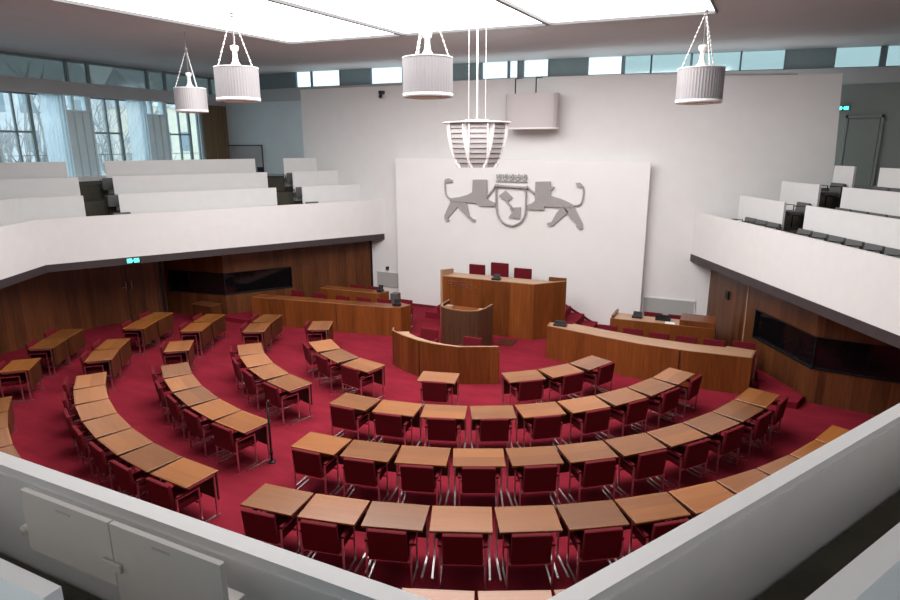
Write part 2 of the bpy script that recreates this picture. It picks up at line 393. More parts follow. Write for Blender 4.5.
for k, z in ((1, 4.13), (2, 4.60), (3, 5.03)):
    zf = 3.0+RISE*(k-1)+.02
    # measured along line direction from base point: convert to this offset's own start
    d = PITCH*k
    sh = .36-d*.577
    zb = 3.0+RISE*k-.3
    e3 = .12 if k == 3 else 0
    board(0, d-.02, .02, 2.27+sh, zb, z, 'white partition of the %s seat row, left gallery, end block touching the white wall' % ORD[k-1], group='row partitions')
    board(0, d-.02, 3.15+sh+e3, 7.75+sh+e3*.6, zb, z, 'white partition of the %s seat row, left gallery, long block between both stairs' % ORD[k-1], group='row partitions')
    board(0, d-.02, 8.62+sh+e3*1.6, None, zb, z, 'white partition of the %s seat row, left gallery, window corner block' % ORD[k-1], extra=3.0, group='row partitions')
for k, z in ((1, 4.13), (2, 4.52), (3, 4.93)):
    d = PITCH*k; sh = .22-d*.577; zb = 3.0+RISE*k-.3
    board(4, d-.02, max(.03, (.67, 1.19, 2.0)[k-1]+sh), 2.70+sh, zb+.15, z, 'short white partition of the %s seat row, right gallery, beside the front wall' % ORD[k-1], flip=True, group='row partitions')
    board(4, d-.02, 3.5+sh, 9.0+sh, zb+.15, z, 'long white partition of the %s seat row, right gallery' % ORD[k-1], flip=True, group='row partitions')
mb = MB(); mb.box(-2.0, 4.62, -13.80, -13.745, 3.2, 4.13); tag(mb.build('seat_row_partition', M['parapet']), 'white seat row partition cut off at the bottom left picture corner', 'partition', 'row partitions')
u = Vector((.5, .866)); n_ = Vector((.866, -.5)); p = Vector((7.49, -9.99))+n_*.72
mb = MB(); q0, q1 = p-u*3.45, p+u*3.2; mb.prism([tuple(q0), tuple(q1), tuple(q1+n_*.085), tuple(q0+n_*.085)], 3.2, 4.13)
tag(mb.build('seat_row_partition', M['parapet']), 'white seat row partition cut off at the bottom right picture corner', 'partition', 'row partitions')

# gallery seats
def make_seat():
    r = empty('gallery_seat')
    m = MB(); m.rbox(-.225, .225, -.04, .04, .28, .63, .02, mat=Matrix.Rotation(math.radians(8), 4, 'X')); m.build('backrest', M['grey_fabric'], r)
    m = MB(); m.rbox(-.22, .22, .05, .42, .34, .43, .025); m.build('seat', M['grey_fabric'], r)
    m = MB()
    for s in (-1, 1):
        m.tube([(s*.244, .0, .002), (s*.244, .0, .55), (s*.244, .3, .57)], .014); m.tube([(s*.244, .0, .3), (s*.244, .34, .36)], .012)
    m.build('frame', M['black'], r)
    return r
seat0 = make_seat(); used = [False]
def place_seat(x, y, z, rz, label):
    o = seat0 if not used[0] else copy_tree(seat0); used[0] = True
    o.location = (x, y, z); o.rotation_euler = (0, 0, rz); tag(o, label, 'seat', 'gallery seats'); return o
for k, blocks in ((0, ((1.5, 3, 'short block'), (3.75, 8, 'long block'))), (1, ((2.35, 1, 'short block'), (3.75, 5, 'long block'))), (2, ((2.35, 1, 'short block'), (3.75, 3, 'long block')))):
    d = PITCH*k+.60; c = off_chain(d); a0 = Vector(c[5]); u = (Vector(c[4])-a0).normalized(); nn = Vector((.866, .5)); sh = .22-d*.577
    for t0, n, bl in blocks:
        for j in range(n):
            p = a0+u*(t0+sh+.52*j)
            lab = 'grey gallery seat behind the right %s, %s, %s from the front wall' % ('parapet' if k == 0 else ORD[k-1]+' row partition', bl, ORD[j]) if n > 1 else 'grey gallery seat with black frame, right gallery stairs, behind %s partition' % ORD[k-1]
            place_seat(p.x, p.y, 3.0+RISE*k+.002*4, math.atan2(nn.y, nn.x)-3*PI/2+PI-PI, lab)
for k in range(3):
    d = PITCH*k+.60; c = off_chain(d); a0 = Vector(c[0]); u = (Vector(c[1])-a0).normalized(); nn = Vector((-.866, .5)); sh = .36-d*.577
    for t0, lab in ((2.05, 'grey seat at the far left stairs, %s row, beside the white wall'), (8.9-.0, None), (3.45, None), (7.74, 'grey seat at the near left stairs, %s row of the long block')):
        if lab is None: continue
        p = a0+u*(t0+sh); place_seat(p.x, p.y, 3.0+RISE*k+.008, math.atan2(nn.y, nn.x)-PI/2, lab % ORD[k])

# folding desk boards on the near-left parapet
dk = tag(empty('press_desk', (3.44, -13.2, 3.45)), 'white hinged desk boards standing inside the near left parapet', 'desk')
for x0, x1, zb in ((0, .62, .10), (.63, 1.27, .02)):
    m = MB(); m.box(x0, x1, -.025, 0, zb, .42); pn = m.build('board', M['press'], dk)
    m = MB(); m.box(x0+.26, x0+.36, -.029, -.024, .375, .385); m.build('slot', M['beam'], pn)
m = MB(); m.rbox(.56, .68, -.042, -.026, .19, .235, .006); m.build('hinge_bracket', M['press'], dk)
m = MB(); m.tube([(-.03, -.03, .19), (-.03, .0, .19)], .026, 16); m.tube([(-.03, -.01, .19), (.02, -.012, .19)], .012); m.build('knob', M['press'], dk)
m = MB(); m.rbox(.95, 1.15, .01, .20, .06, .08, .004); 
m.build('shelf', M['press'], dk)
m = MB(); m.tube([(1.12, .03, -.44), (1.12, .03, .06)], .01); m.build('leg', M['lamp_metal'], dk)

# ------------------------------------------------------------------ front wall, white wall, panel
def lerp_tab(tab, x):
    if x <= tab[0][0]: return tab[0][1]
    for (a, za), (b, zb) in zip(tab, tab[1:]):
        if x <= b: return za+(zb-za)*(x-a)/(b-a)
    return tab[-1][1]
CT = [(-9.5, 8.18), (.5, 8.05), (9.6, 7.84), (13.5, 7.75)]
CB = [(-9.6, 7.61), (.4, 7.535), (9.6, 7.34), (13.5, 7.25)]
ct = lambda x: lerp_tab(CT, x); cb = lambda x: lerp_tab(CB, x)
mb = MB(); mb.xz([(-8.33, 0), (8.6, 0), (8.275, 7.12), (2.34, 7.37), (-8.32, 7.455)], 3.8, 3.95); struct('wall_front', mb, M['white'])
mb = MB(); mb.xz([(-4.28, .02), (3.95, .02), (3.95, 4.97), (-4.28, 5.04)], 3.49, 3.56); struct('wall_panel', mb, M['panel'])
mb = MB(); mb.xz([(-4.15, .1), (3.80, .1), (3.80, 4.85), (-4.15, 4.9)], 3.56, 3.8); struct('trim_5', mb, M['white'])
mb = MB(); mb.xz([(-8.32, 7.4), (-3.0, 7.36), (-3.0, 7.42), (-8.32, 7.47)], 3.78, 3.97); mb.xz([(4.6, 7.24), (7.3, 7.13), (7.3, 7.17), (4.6, 7.30)], 3.77, 3.8); struct('trim_6', mb, M['beam'])
mb = MB(); mb.xz([(-13.6, 0), (-8.2, 0), (-8.2, 7.25), (-13.6, 7.25)], 5.2, 5.3); struct('wall_front_left', mb, M['grey_wall'])
mb = MB(); mb.xz([(8.0, 0), (13.6, 0), (13.6, 7.0), (8.0, 7.0)], 5.2, 5.3); struct('wall_front_right', mb, M['green_wall'])
mb = MB()
mb.xz([(-13.6, 7.2), (8.0, 6.96), (13.6, 6.94), (13.6, cb(13.5)), (9.6, cb(9.6)), (.4, cb(.4)), (-9.6, cb(-9.6)), (-13.6, 7.61)], 5.05, 5.3)
struct('wall_beam_front', mb, M['beam'])
# clerestory over the front wall
bright = [(-9.58, -8.90), (-8.84, -7.58), (-6.2, -4.92), (-4.85, -3.6), (-1.86, -.98), (-.90, -.64), (-.42, .38), (1.66, 2.66), (2.76, 3.50), (3.54, 4.6), (4.66, 5.9), (5.95, 7.0), (8.2, 9.18), (9.33, 10.6), (11.0, 12.2)]
w = tag(empty('window_3'), kind='structure')
x = -13.5; dark = MB(); fr = MB()
for a, b in bright+[(13.5, 13.6)]:
    if a-x > .12: dark.xz([(x, cb(x)), (a, cb(a)), (a, ct(a)+.05), (x, ct(x)+.05)], 5.2, 5.26)
    else: fr.xz([(x, cb(x)), (a, cb(a)), (a, ct(a)+.05), (x, ct(x)+.05)], 5.18, 5.26)
    x = b
for a, b in bright:
    g = MB(); g.xz([(a, cb(a)), (b, cb(b)), (b, ct(b)+.03), (a, ct(a)+.03)], 5.22, 5.235); g.build('window_pane', M['glass' if a < 2.7 else 'pale_tint'], w)
    fr.xz([(a, cb(a)), (b, cb(b)), (b, cb(b)+.03), (a, cb(a)+.03)], 5.17, 5.22); fr.xz([(a-.03, cb(a)), (a, cb(a)), (a, ct(a)), (a-.03, ct(a))], 5.17, 5.22); fr.xz([(b, cb(b)), (b+.03, cb(b)), (b+.03, ct(b)), (b, ct(b))], 5.17, 5.22)
fr.build('window_frame', M['teal'], w); dark.build('blind_panel', M['teal'], w)
# door and sign in the right alcove
d2 = tag(empty('door_2', (8.62, 5.2, 4.35)), kind='structure')
m = MB(); m.box(.08, .78, -.035, -.005, .0, 1.72); m.build('door_leaf', M['green_wall'], d2)
m = MB(); m.box(0, .06, -.06, -.005, 0, 1.82); m.box(.8, .86, -.06, -.005, 0, 1.82); m.box(0, .86, -.06, -.005, 1.76, 1.82); m.build('door_frame', M['green_wall'], d2)
m = MB(); m.box(8.40, 8.66, 5.10, 5.16, 6.30, 6.42); es = tag(m.build('exit_sign', M['black']), 'lit green exit sign high on the right alcove wall', 'sign')
m = MB(); m.box(8.42, 8.50, 5.094, 5.10, 6.315, 6.405); m.box(8.54, 8.65, 5.094, 5.10, 6.315, 6.405); m.box(8.505, 8.545, 5.094, 5.10, 6.35, 6.37); m.build('pictogram', M['sign_green'], es)
# left exit sign on the dark fascia
pp = Vector((-9.07, -3.13)); u = Vector((.5, .866)); n_ = Vector((.866, -.5)); pp = pp+n_*.03
m = MB(); q = pp-u*.17; m.prism([tuple(q), tuple(q+u*.34), tuple(q+u*.34+n_*.03), tuple(q+n_*.03)], 2.25, 2.40); es = tag(m.build('exit_sign', M['black']), 'small lit green exit sign on the dark edge under the left gallery', 'sign')
m = MB()
for s0, s1 in ((.01, .14), (.19, .32)):
    m.prism([tuple(q+u*s0+n_*.031), tuple(q+u*s1+n_*.031), tuple(q+u*s1+n_*.036), tuple(q+u*s0+n_*.036)], 2.265, 2.385)
m.prism([tuple(q+u*.14+n_*.031), tuple(q+u*.19+n_*.031), tuple(q+u*.19+n_*.036), tuple(q+u*.14+n_*.036)], 2.31, 2.34)
m.build('pictogram', M['sign_green'], es)
# vents either side of the panel
for x0, x1, lab in ((-5.33, -4.28, 'grey ventilation grille in the white wall left of the emblem panel'), (4.0, 5.42, 'grey ventilation grille in the white wall right of the emblem panel')):
    m = MB(); m.box(x0, x1, 3.775, 3.798, .5, 1.03); v = tag(m.build('wall_vent', M['vent']), lab, 'vent')
    m = MB(); m.box(x0-.02, x1+.02, 3.765, 3.79, 1.03, 1.06); m.box(x0-.02, x0, 3.765, 3.79, .5, 1.06); m.box(x1, x1+.02, 3.765, 3.79, .5, 1.06); m.build('vent_frame', M['white'], v)
m = MB(); m.rbox(-4.93, -4.83, 3.72, 3.797, 1.14, 1.25, .01); m.tube([(-4.88, 3.72, 1.195), (-4.88, 3.70, 1.195)], .03, 12); tag(m.build('wall_camera', M['black']), 'tiny black device on the wall above the left ventilation grille', 'camera')
m = MB(); m.rbox(-4.95, -4.80, 3.62, 3.797, 7.12, 7.22, .01); c = tag(m.build('spotlight', M['black']), 'small black spotlight at the top edge of the white wall', 'spotlight')
m = MB(); m.tube([(-4.87, 3.66, 7.14), (-4.87, 3.60, 7.0)], [.05, .06], 12); m.build('lamp_head', M['black'], c)
# grey board on the blue-grey wall
m = MB(); m.box(-13.30, -11.5, 5.13, 5.198, 4.38, 5.46); c = tag(m.build('wall_board', M['beam']), 'grey wall board with dark frame beside the brown curtain', 'board')
m = MB(); m.box(-13.33, -11.47, 5.11, 5.14, 5.46, 5.50); m.box(-11.5, -11.47, 5.11, 5.14, 4.3, 5.5); m.box(-11.78, -11.5, 5.08, 5.13, 4.42, 4.62); m.build('board_frame', M['dark_metal'], c)
m = MB(); m.box(-11.4, -8.4, 5.08, 5.198, 4.28, 4.36); struct('baseboard_front', m, M['beam'])
# loudspeaker drum hung on the white wall
sp = tag(empty('hanging_speaker', (.487, 3.05, 5.90)), 'wide pale grey curved loudspeaker housing hung on the white wall', 'loudspeaker')
prof = []
for k in range(25):
    t = -1+2*k/24; prof.append((t*.78, -.20*math.sqrt(max(0, 1-(abs(t)**2.2)))))
poly = [(x, y+.2) for x, y in prof]+[(.78, .5), (-.78, .5)]
m = MB(); m.prism(poly, .05, 1.0); m.build('housing', M['speaker'], sp)
m = MB(); m.prism([(x*1.01, y*1.01) for x, y in poly], 0, .05); m.build('rim', M['lamp_white'], sp)
m = MB()
for x in (-.47, .16): m.tube([(x, .15, 1.0), (x, .15, 1.42), (x, .74, 1.50)], .018, 8)
m.build('hanger', M['dark_metal'], sp)

# ------------------------------------------------------------------ ceiling and laylight
SK = [(-4.92, -.77), (5.50, .10), (5.2, -8.4), (-5.8, -9.2)]
ZC = 8.1
def cv(x, y):
    return (x, y, ct(x)+.02)
mb = MB(); vs = [(p[0], p[1], ZC) for p in SK]
outer = [(-13.6, 5.3, 8.17), (-9.5, 5.3, 8.19), (.5, 5.3, 8.07), (9.6, 5.3, 7.86), (13.6, 5.3, 7.76), (13.6, -20, 7.9), (-13.6, -20, 8.12)]
O = len(vs); vs += outer
fs = [(0, O+1, O+2), (0, O+2, 1), (1, O+2, O+3), (1, O+3, O+4), (1, O+4, O+5), (1, O+5, 2), (2, O+5, O+6), (2, O+6, 3), (3, O+6, O+0), (3, O+0, 0), (0, O+0, O+1)]
n0 = len(vs); vs2 = [(x, y, z+.25) for x, y, z in vs]
fs2 = [tuple(i+n0 for i in f[::-1]) for f in fs]
mb.add(vs+vs2, [tuple(f) for f in fs]+fs2); struct('ceiling', mb, M['ceiling'])
def on_sk(s, t):   # s across 0..1, t depth 0..1
    a = Vector(SK[0]).lerp(Vector(SK[1]), s); b = Vector(SK[3]).lerp(Vector(SK[2]), s); return a.lerp(b, t)
sky = tag(empty('skylight'), 'large glowing white skylight of frosted panels in the ceiling', 'skylight')
JS = [0, .318, .665, 1.0]; JT = [0, .5, 1.]
for i in range(3):
    for j in range(2):
        p = [on_sk(JS[i], JT[j]), on_sk(JS[i+1], JT[j]), on_sk(JS[i+1], JT[j+1]), on_sk(JS[i], JT[j+1])]
        m = MB(); m.add([(q.x, q.y, ZC+.03) for q in p], [(0, 1, 2, 3)]); m.build('light_panel', M['skylight'], sky)
fr = MB()
def bar(a, b, w=.03, z0=ZC-.03, z1=ZC+.06):
    a, b = Vector(a), Vector(b); t = (b-a).normalized(); nn = Vector((-t.y, t.x))*w
    fr.prism([tuple(a-nn), tuple(b-nn), tuple(b+nn), tuple(a+nn)], z0, z1)
for s in JS[1:3]: bar(on_sk(s, 0), on_sk(s, 1), .045)
bar(on_sk(0, 1), on_sk(1, 1)); 
for a, b in ((0, 1), (1, 2), (2, 3), (3, 0)): bar(SK[a], SK[b], .02)
fr.build('frame', M['sky_frame'], sky)

# ------------------------------------------------------------------ left window wall
w0 = MB()
groups_ = [(-15.6, -13.6), (-12.6, -10.6), (-9.6, -7.6), (-6.6, -4.6), (-3.6, -1.6), (-.6, 1.38), (2.42, 3.9)]
w0.box(-13.7, -13.5, -20, 5.3, 0, 4.35)
y = -20; PIERS = []
for a, b in groups_+[(5.3, 5.3)]:
    if a-y > .9 and a-y < 1.2:
        w0.box(-13.7, -13.5, y, a, 4.35, 6.58); w0.box(-13.7, -13.5, y, y+.14, 6.58, 7.05); w0.box(-13.7, -13.5, y+.34, y+.42, 6.58, 7.05); w0.box(-13.7, -13.5, a-.2, a, 6.58, 7.05)
        PIERS.append((y, a))
    else: w0.box(-13.7, -13.5, y, a, 4.35, 7.05)
    y = b
struct('wall_window_side', w0, M['pier'])
m = MB(); m.box(-13.7, -13.35, -20, 5.2, 7.05, 7.46); struct('wall_beam_left', m, M['beam'])
m = MB(); m.box(-13.5, -13.15, -20, 5.0, 4.2, 4.5); struct('trim_7', m, M['white'])
w = tag(empty('window_4'), kind='structure'); fr = MB()
yy = [-20, -16.9, -13.9, -10.9, -7.9, -4.7, -1.25, -.52, 1.74, 2.5, 4.68, 5.2]
for a, b in zip(yy, yy[1:]):
    g = MB(); g.box(-13.6, -13.585, a, b, 7.46, 8.14); g.build('window_pane', M['tint_glass'], w)
    fr.box(-13.62, -13.5, b-.04, b+.04, 7.46, 8.14)
fr.box(-13.62, -13.54, -20, 5.2, 8.08, 8.16); fr.build('window_frame', M['teal'], w)
n_w = 5
for a, b in groups_:
    if a < -10: continue
    w = tag(empty('window_%d' % n_w), kind='structure'); n_w += 1
    g = MB(); g.box(-13.62, -13.61, a, b, 4.4, 7.05); g.build('window_pane', M['glass'], w)
    fr = MB(); W_ = b-a
    for s, wd in ((0, .035), (.55, .025), (1.04, .05), (W_, .035)):
        if s <= W_: fr.box(-13.64, -13.56, a+s-wd, a+s+wd, 4.4, 7.05)
    fr.box(-13.64, -13.58, a, a+min(1.08, W_), 5.87, 5.93); fr.box(-13.64, -13.58, a, b, 7.0, 7.05); fr.box(-13.635, -13.6, a, b, 5.18, 5.2)
    fr.build('window_frame', M['teal'], w)
    # sheer curtain at its right side
    if W_ > 1.6:
        sh = MB(); pts = []
        for k in range(25):
            yv = b-.75+k*.75/24; pts.append((-13.42+.03*math.sin(k*1.9), yv))
        vs = [(px, py, zz) for zz in (4.5, 7.04) for px, py in pts]; nn_ = len(pts)
        sh.add(vs, [(k, k+1, nn_+k+1, nn_+k) for k in range(nn_-1)], True)
        tag(sh.build('sheer_curtain', M['sheer']), 'translucent pale curtain at the %s tall window from the front wall' % {2: 'nearest', -1: 'second', -4: 'third', -7: 'fourth', -10: 'fifth'}.get(int(round(a)), 'second'), 'curtain', 'sheer curtains')
# ribs and small lights on the piers between windows
rb = MB()
for a, b in ((-4.6, -3.6), (-1.6, -.6), (1.38, 2.42)):
    for s in (.07, .36, .64, .91): rb.box(-13.5, -13.42, a+s*(b-a)-.02, a+s*(b-a)+.02, 4.5, 6.55 if .2 < s < .8 else 7.05)
    rb.box(-13.5, -13.43, a+.1, b-.1, 6.55, 6.6)
struct('trim_8', rb, M['pier'])
for a, b in PIERS[3:]:
    g = MB(); g.box(-13.61, -13.6, a+.1, b-.1, 6.5, 7.05); tag(g.build('window_pier', M['glass']), kind='structure')
cu = MB(); pts = [(-13.30+.05*math.sin(k*1.5), 3.92+k*1.22/60) for k in range(61)]
vs = [(px+dx, py, zz) for dx in (0, -.02) for zz in (4.36, 7.04) for px, py in pts]; n1 = len(pts)
cu.add(vs, [(k, k+1, n1+k+1, n1+k) for k in range(n1-1)]+[(2*n1+k+1, 2*n1+k, 3*n1+k, 3*n1+k+1) for k in range(n1-1)], True)
tag(cu.build('brown_curtain', M['curtain']), 'brown pleated curtain in the corner right of the windows', 'curtain')
# right and back outer walls
m = MB(); m.box(13.5, 13.7, -20, 5.3, 0, 8); struct('wall_right_outer', m, M['grey_wall'])
m = MB(); m.box(-13.6, 13.6, -20.1, -20, 0, 8.2); struct('wall_rear_outer', m, M['grey_wall'])

# ------------------------------------------------------------------ outside the left windows
m = MB(); m.box(-60, -14.2, -35, 40, -1.6, -1.5); struct('ground_outside', m, M['ground'])
def tree(x, y, h, seed, lab):
    rnd = random.Random(seed); mb = MB()
    def br(p, d, L, r, lv):
        pts = [p]; q = Vector(p); dd = Vector(d)
        for k in range(3):
            dd = (dd+Vector((rnd.uniform(-.18, .18), rnd.uniform(-.18, .18), rnd.uniform(-.05, .12)))).normalized(); q = q+dd*L/3; pts.append(q.copy())
        mb.tube(pts, [r, r*.9, r*.78, r*.62], 5 if lv > 1 else 8, caps=False)
        if lv >= 5: return
        for _ in range(3 if lv < 4 else 2):
            s = rnd.choice((1, 2, 3)); nd = (dd+Vector((rnd.uniform(-.9, .9), rnd.uniform(-.9, .9), rnd.uniform(-.15, .6)))).normalized()
            br(pts[s], nd, L*.72, r*.56, lv+1)
    br(Vector((x, y, -1.52)), (0, 0, 1), h*.36, h*.022, 0)
    return tag(mb.build('bare_tree', M['bark']), lab, 'tree', 'trees outside the windows')
tree(-19.5, .6, 13, 3, 'bare winter tree seen through the leftmost tall window')
tree(-24, 7.5, 13, 8, 'bare winter tree seen through the middle tall window')
tree(-24, -5.5, 10, 5, 'bare tree outside, left of the leftmost visible window')
def house(x, y0, y1, h, mat, lab):
    r = tag(empty('town_house', (x, y0, -1.5)), lab, 'building'); m = MB(); m.box(-6, 0, 0, y1-y0, 0, h); m.build('facade', mat, r)
    m = MB(); m.add([(0.3, -.2, h), (.3, y1-y0+.2, h), (-3, y1-y0+.2, h+3), (-3, -.2, h+3), (-6.3, -.2, h), (-6.3, y1-y0+.2, h)], [(0, 1, 2, 3), (4, 3, 2, 5), (0, 3, 4), (1, 5, 2), (0, 4, 5, 1)]); m.build('roof', M['stone_grey'], r)
    k = 0
    yv = .8
    while yv+1.2 < y1-y0:
        zv = 1.2
        while zv+1.6 < h:
            m = MB(); m.box(0, .06, yv, yv+1.0, zv, zv+1.5); m.build('window', M['win_dark'], r); zv += 2.7
        yv += 2.0
house(-40, 4, 19, 11, M['stone_grey'], 'pale grey building far outside the leftmost window')
house(-36, 20, 34, 10, M['stone'], 'cream building outside seen through the middle window')

# ------------------------------------------------------------------ desk and chair prototypes
def make_desk():
    r = empty('desk')
    m = MB(); m.rbox(-.4, .4, -.283, .283, .712, .74, .004, 1); m.build('tabletop', M['top_wood'], r)
    m = MB(); m.box(-.385, .385, .245, .265, .26, .711); m.build('front_panel', M['box_wood'], r)
    m = MB(); m.box(-.355, .355, -.14, .24, .635, .705); m.build('drawer_box', M['black'], r)
    for sx in (-1, 1):
        m = MB(); m.box(sx*.372-.013, sx*.372+.013, .2, .228, .026, .711); m.build('leg', M['chrome'], r)
        m = MB(); m.box(sx*.372-.013, sx*.372+.013, -.26, .25, .001, .026); m.build('foot_rail', M['chrome'], r)
        m = MB(); m.box(sx*.385-.008, sx*.385+.008, -.24, .20, .68, .711); m.build('side_rail', M['chrome'], r)
    return r
def make_chair(mat='red'):
    r = empty('armchair')
    tilt = Matrix.Translation((0, -.215, .43)) @ Matrix.Rotation(math.radians(7), 4, 'X') @ Matrix.Translation((0, .215, -.43))
    m = MB(); m.rbox(-.25, .25, -.25, -.185, .37, .815, .016, mat=tilt); m.build('backrest', M[mat], r)
    m = MB(); m.rbox(-.255, .255, -.19, .25, .36, .46, .025); m.build('seat', M[mat], r)
    for s in (-1, 1):
        x = s*.288
        m = MB(); m.rbox(x-.027, x+.027, -.20, .16, .585, .62, .012); m.build('armrest', M[mat], r)
        m = MB(); b = .011
        m.box(x-b, x+b, -.21, -.188, .012, .585); m.box(x-b, x+b, .16, .182, .012, .585); m.box(x-b, x+b, -.21, .182, .001, .022); m.box(x-b, x+b, -.188, .16, .565, .585)
        m.build('side_frame', M['chrome'], r)
    m = MB(); m.box(-.278, .278, -.2, -.18, .33, .355); m.build('crossbar', M['chrome'], r)
    m = MB(); m.box(-.278, .278, .14, .16, .33, .355); m.build('crossbar', M['chrome'], r)
    return r
desk0 = make_desk(); chair0 = make_chair(); used_d = [False]; used_c = [False]
def polar(R, phi): a = math.radians(phi); return R*math.sin(a), -R*math.cos(a)
def put_desk(R, phi, lab, clab, chair=True, cr=None, cj=0., dd=0.):
    x, y = polar(R, phi)
    d = desk0 if not used_d[0] else copy_tree(desk0); used_d[0] = True
    d.location = (x, y, .001); d.rotation_euler = (0, 0, math.radians(phi)); tag(d, lab, 'desk', 'members\' desks')
    if chair:
        rr = R+(.22 if cr is None else cr); x, y = polar(rr, phi+cj)
        c = chair0 if not used_c[0] else copy_tree(chair0); used_c[0] = True
        c.location = (x, y, .001); c.rotation_euler = (0, 0, math.radians(phi+cj)); tag(c, clab, 'chair', 'red armchairs at the desks')
RN = ['innermost', 'second', 'third', 'fourth', 'outermost']
R_ = [4.06, 5.73, 7.385, 9.01, 10.61]
rnd = random.Random(4)
def block(ring, phis, blockname, chairs=True):
    n = len(phis)
    for k, ph in enumerate(phis):
        pos = (ORD[k]+' from left') if n > 1 else 'lone'
        if n == 1: lab = 'single wooden-topped desk of the %s row, %s' % (RN[ring], blockname); cl = 'red armchair at the single desk of the %s row, %s' % (RN[ring], blockname)
        else: lab = 'wooden-topped desk, %s in the %s row, %s' % (pos, RN[ring], blockname); cl = 'red armchair at desk %s in the %s row, %s' % (pos, RN[ring], blockname)
        put_desk(R_[ring], ph, lab, cl, chairs, cr=(.105 if 'far left' in blockname or 'wall' in blockname or 'edge' in blockname else .185)+rnd.uniform(-.01, .02), cj=rnd.uniform(-.15, .15))
block(0, [-37.6, -24.8, -12.0], 'left block')
block(0, [14.2], 'before the curved clerks table')
block(0, [39.6, 52.3, 65.1], 'right block')
block(1, [-43.1, -34.5, -25.7, -16.8], 'left block')
block(1, [1.2+8.83*k for k in range(9)], 'right block')
block(2, [-36.4, -29.6, -22.8, -16.0, -9.3], 'left block')
block(2, [4.4+6.74*k for k in range(11)], 'right block')
block(3, [-37.6+5.5*k for k in range(7)], 'left block')
block(3, [6.5+5.46*k for k in range(12)], 'right block')
block(4, [-34.0, -29.4, -24.9, -20.3], 'left block', chairs=False)
block(4, [21.66, 26.26, 30.86], 'right block', chairs=False)
block(0, [-62.9], 'far left beyond the aisle')
block(1, [-70.3, -61.5], 'far left pair')
block(2, [-50.1], 'far left beyond the aisle')
block(2, [-69.6, -62.8], 'far left pair')
block(3, [-53.9, -48.4], 'near pair far left')
block(3, [-70.1, -64.7], 'distant pair far left')
block(4, [-60.3, -55.8], 'pair beside wooden wall')
block(4, [-47.3], 'at left picture edge')

# ------------------------------------------------------------------ floor microphones
def mic(x, y, lab):
    r = tag(empty('microphone_stand', (x, y, .001)), lab, 'microphone', 'microphone stands')
    m = MB(); m.lathe([(.0, .0), (.07, .0), (.07, .015), (.02, .03), (0, .03)], 20); m.build('base', M['dark_metal'], r)
    m = MB(); m.tube([(0, 0, .02), (0, 0, 1.04)], .02, 8); m.tube([(0, 0, .15), (0, 0, .22)], .03, 8); m.build('pole', M['dark_metal'], r)
    m = MB(); m.tube([(0, 0, 1.03), (.01, .01, 1.10)], .008, 8); m.tube([(.01, .01, 1.08), (.015, .015, 1.18)], .02, 10); m.build('microphone', M['black'], r)
mic(-.70, -7.18, 'black microphone stand in the aisle beside the third row, left block')
# ------------------------------------------------------------------ benches, rostrum, lectern, clerks' table
def thick_line(pts, th, side=1):
    """offset an open polyline to one side -> closed polygon"""
    P = [Vector(p) for p in pts]; out = []
    for i, p in enumerate(P):
        d0 = (P[i]-P[i-1]).normalized() if i > 0 else None; d1 = (P[i+1]-P[i]).normalized() if i < len(P)-1 else None
        if d0 is None: d0 = d1
        if d1 is None: d1 = d0
        n0, n1 = Vector((-d0.y, d0.x))*side, Vector((-d1.y, d1.x))*side
        out.append(p+(n0+n1)*(th/(1+n0.dot(n1))))
    return [tuple(p) for p in P]+[tuple(p) for p in out[::-1]]
def bench(name, label, front, depth, h, topmat='top_wood', frontmat='bench_wood', top_h=.03, seams=(), rec=0.):
    o = empty(name, (front[0][0], front[0][1], .001)); tag(o, label, 'bench' if 'bench' in name else 'table')
    fr = [(x-front[0][0], y-front[0][1]) for x, y in front]
    m = MB(); m.prism(thick_line(fr, .04, 1), 0, h); m.build('front_panel', M[frontmat], o)
    t = [(x, y) for x, y in thick_line(fr, depth, 1)]; inner = thick_line(fr, .041, 1); n = len(fr)
    poly = inner[n:][::-1]+t[n:]
    m = MB(); m.prism(poly, h-.03-rec, h-rec); m.build('top', M[topmat], o)
    m = MB(); m.prism(thick_line(fr, .042, 1), h+.0005, h+.006); m.build('edge_cap', M['cap_wood'], o)
    pa, pb = Vector(poly[0]), Vector(poly[-1]); qa, qb = Vector(poly[n-1]), Vector(poly[n])
    for a, b in ((pa, pb), (qa, qb)):
        m = MB(); d = (b-a).normalized(); nn = Vector((-d.y, d.x))*.02
        m.prism([tuple(a-nn), tuple(b-nn), tuple(b+nn), tuple(a+nn)], .002, h-.032-rec); m.build('end_panel', M[frontmat], o)
    for s in seams:
        m = MB(); x, y = s; x -= front[0][0]; y -= front[0][1]; m.box(x-.006, x+.006, y-.012, y+.01, .02, h-.01); m.build('seam', M['black'], o)
    return o
bench('government_bench', 'long wooden front bench left of the speaker rostrum', [(-7.2, -.62), (-5.3, -.32), (-4.2, -.18), (-2.62, .06), (-2.30, .22), (-2.18, .60)], .46, .87, seams=[(-4.3, -.19)], topmat='bench_wood')
bench('government_bench', 'long wooden front bench right of the speaker rostrum', [(2.06, .55), (2.10, .19), (3.55, -.16), (4.5, -.35), (5.6, -.42), (6.92, -.34), (7.0, .28)], .62, .87, seams=[(5.42, -.42)], topmat='light_wood')
bench('rear_bench', 'wooden second bench behind the left front bench', [(-5.95, 1.2), (-3.72, 1.32), (-3.62, 1.75)], .45, .9, topmat='bench_wood')
rb_ = bench('rear_bench', 'wooden second bench with devices behind the right front bench', [(3.50, 2.1), (3.48, 1.42), (5.2, 1.46), (6.08, 1.50)], .62, .92, topmat='light_wood')
m = MB(); m.box(1.72, 2.56, -.60, .12, .921, 1.07); m.build('raised_box', M['bench_wood'], rb_)
m = MB(); m.box(0, .06, -.62, .1, .92, 1.0); m.build('end_board', M['bench_wood'], rb_)
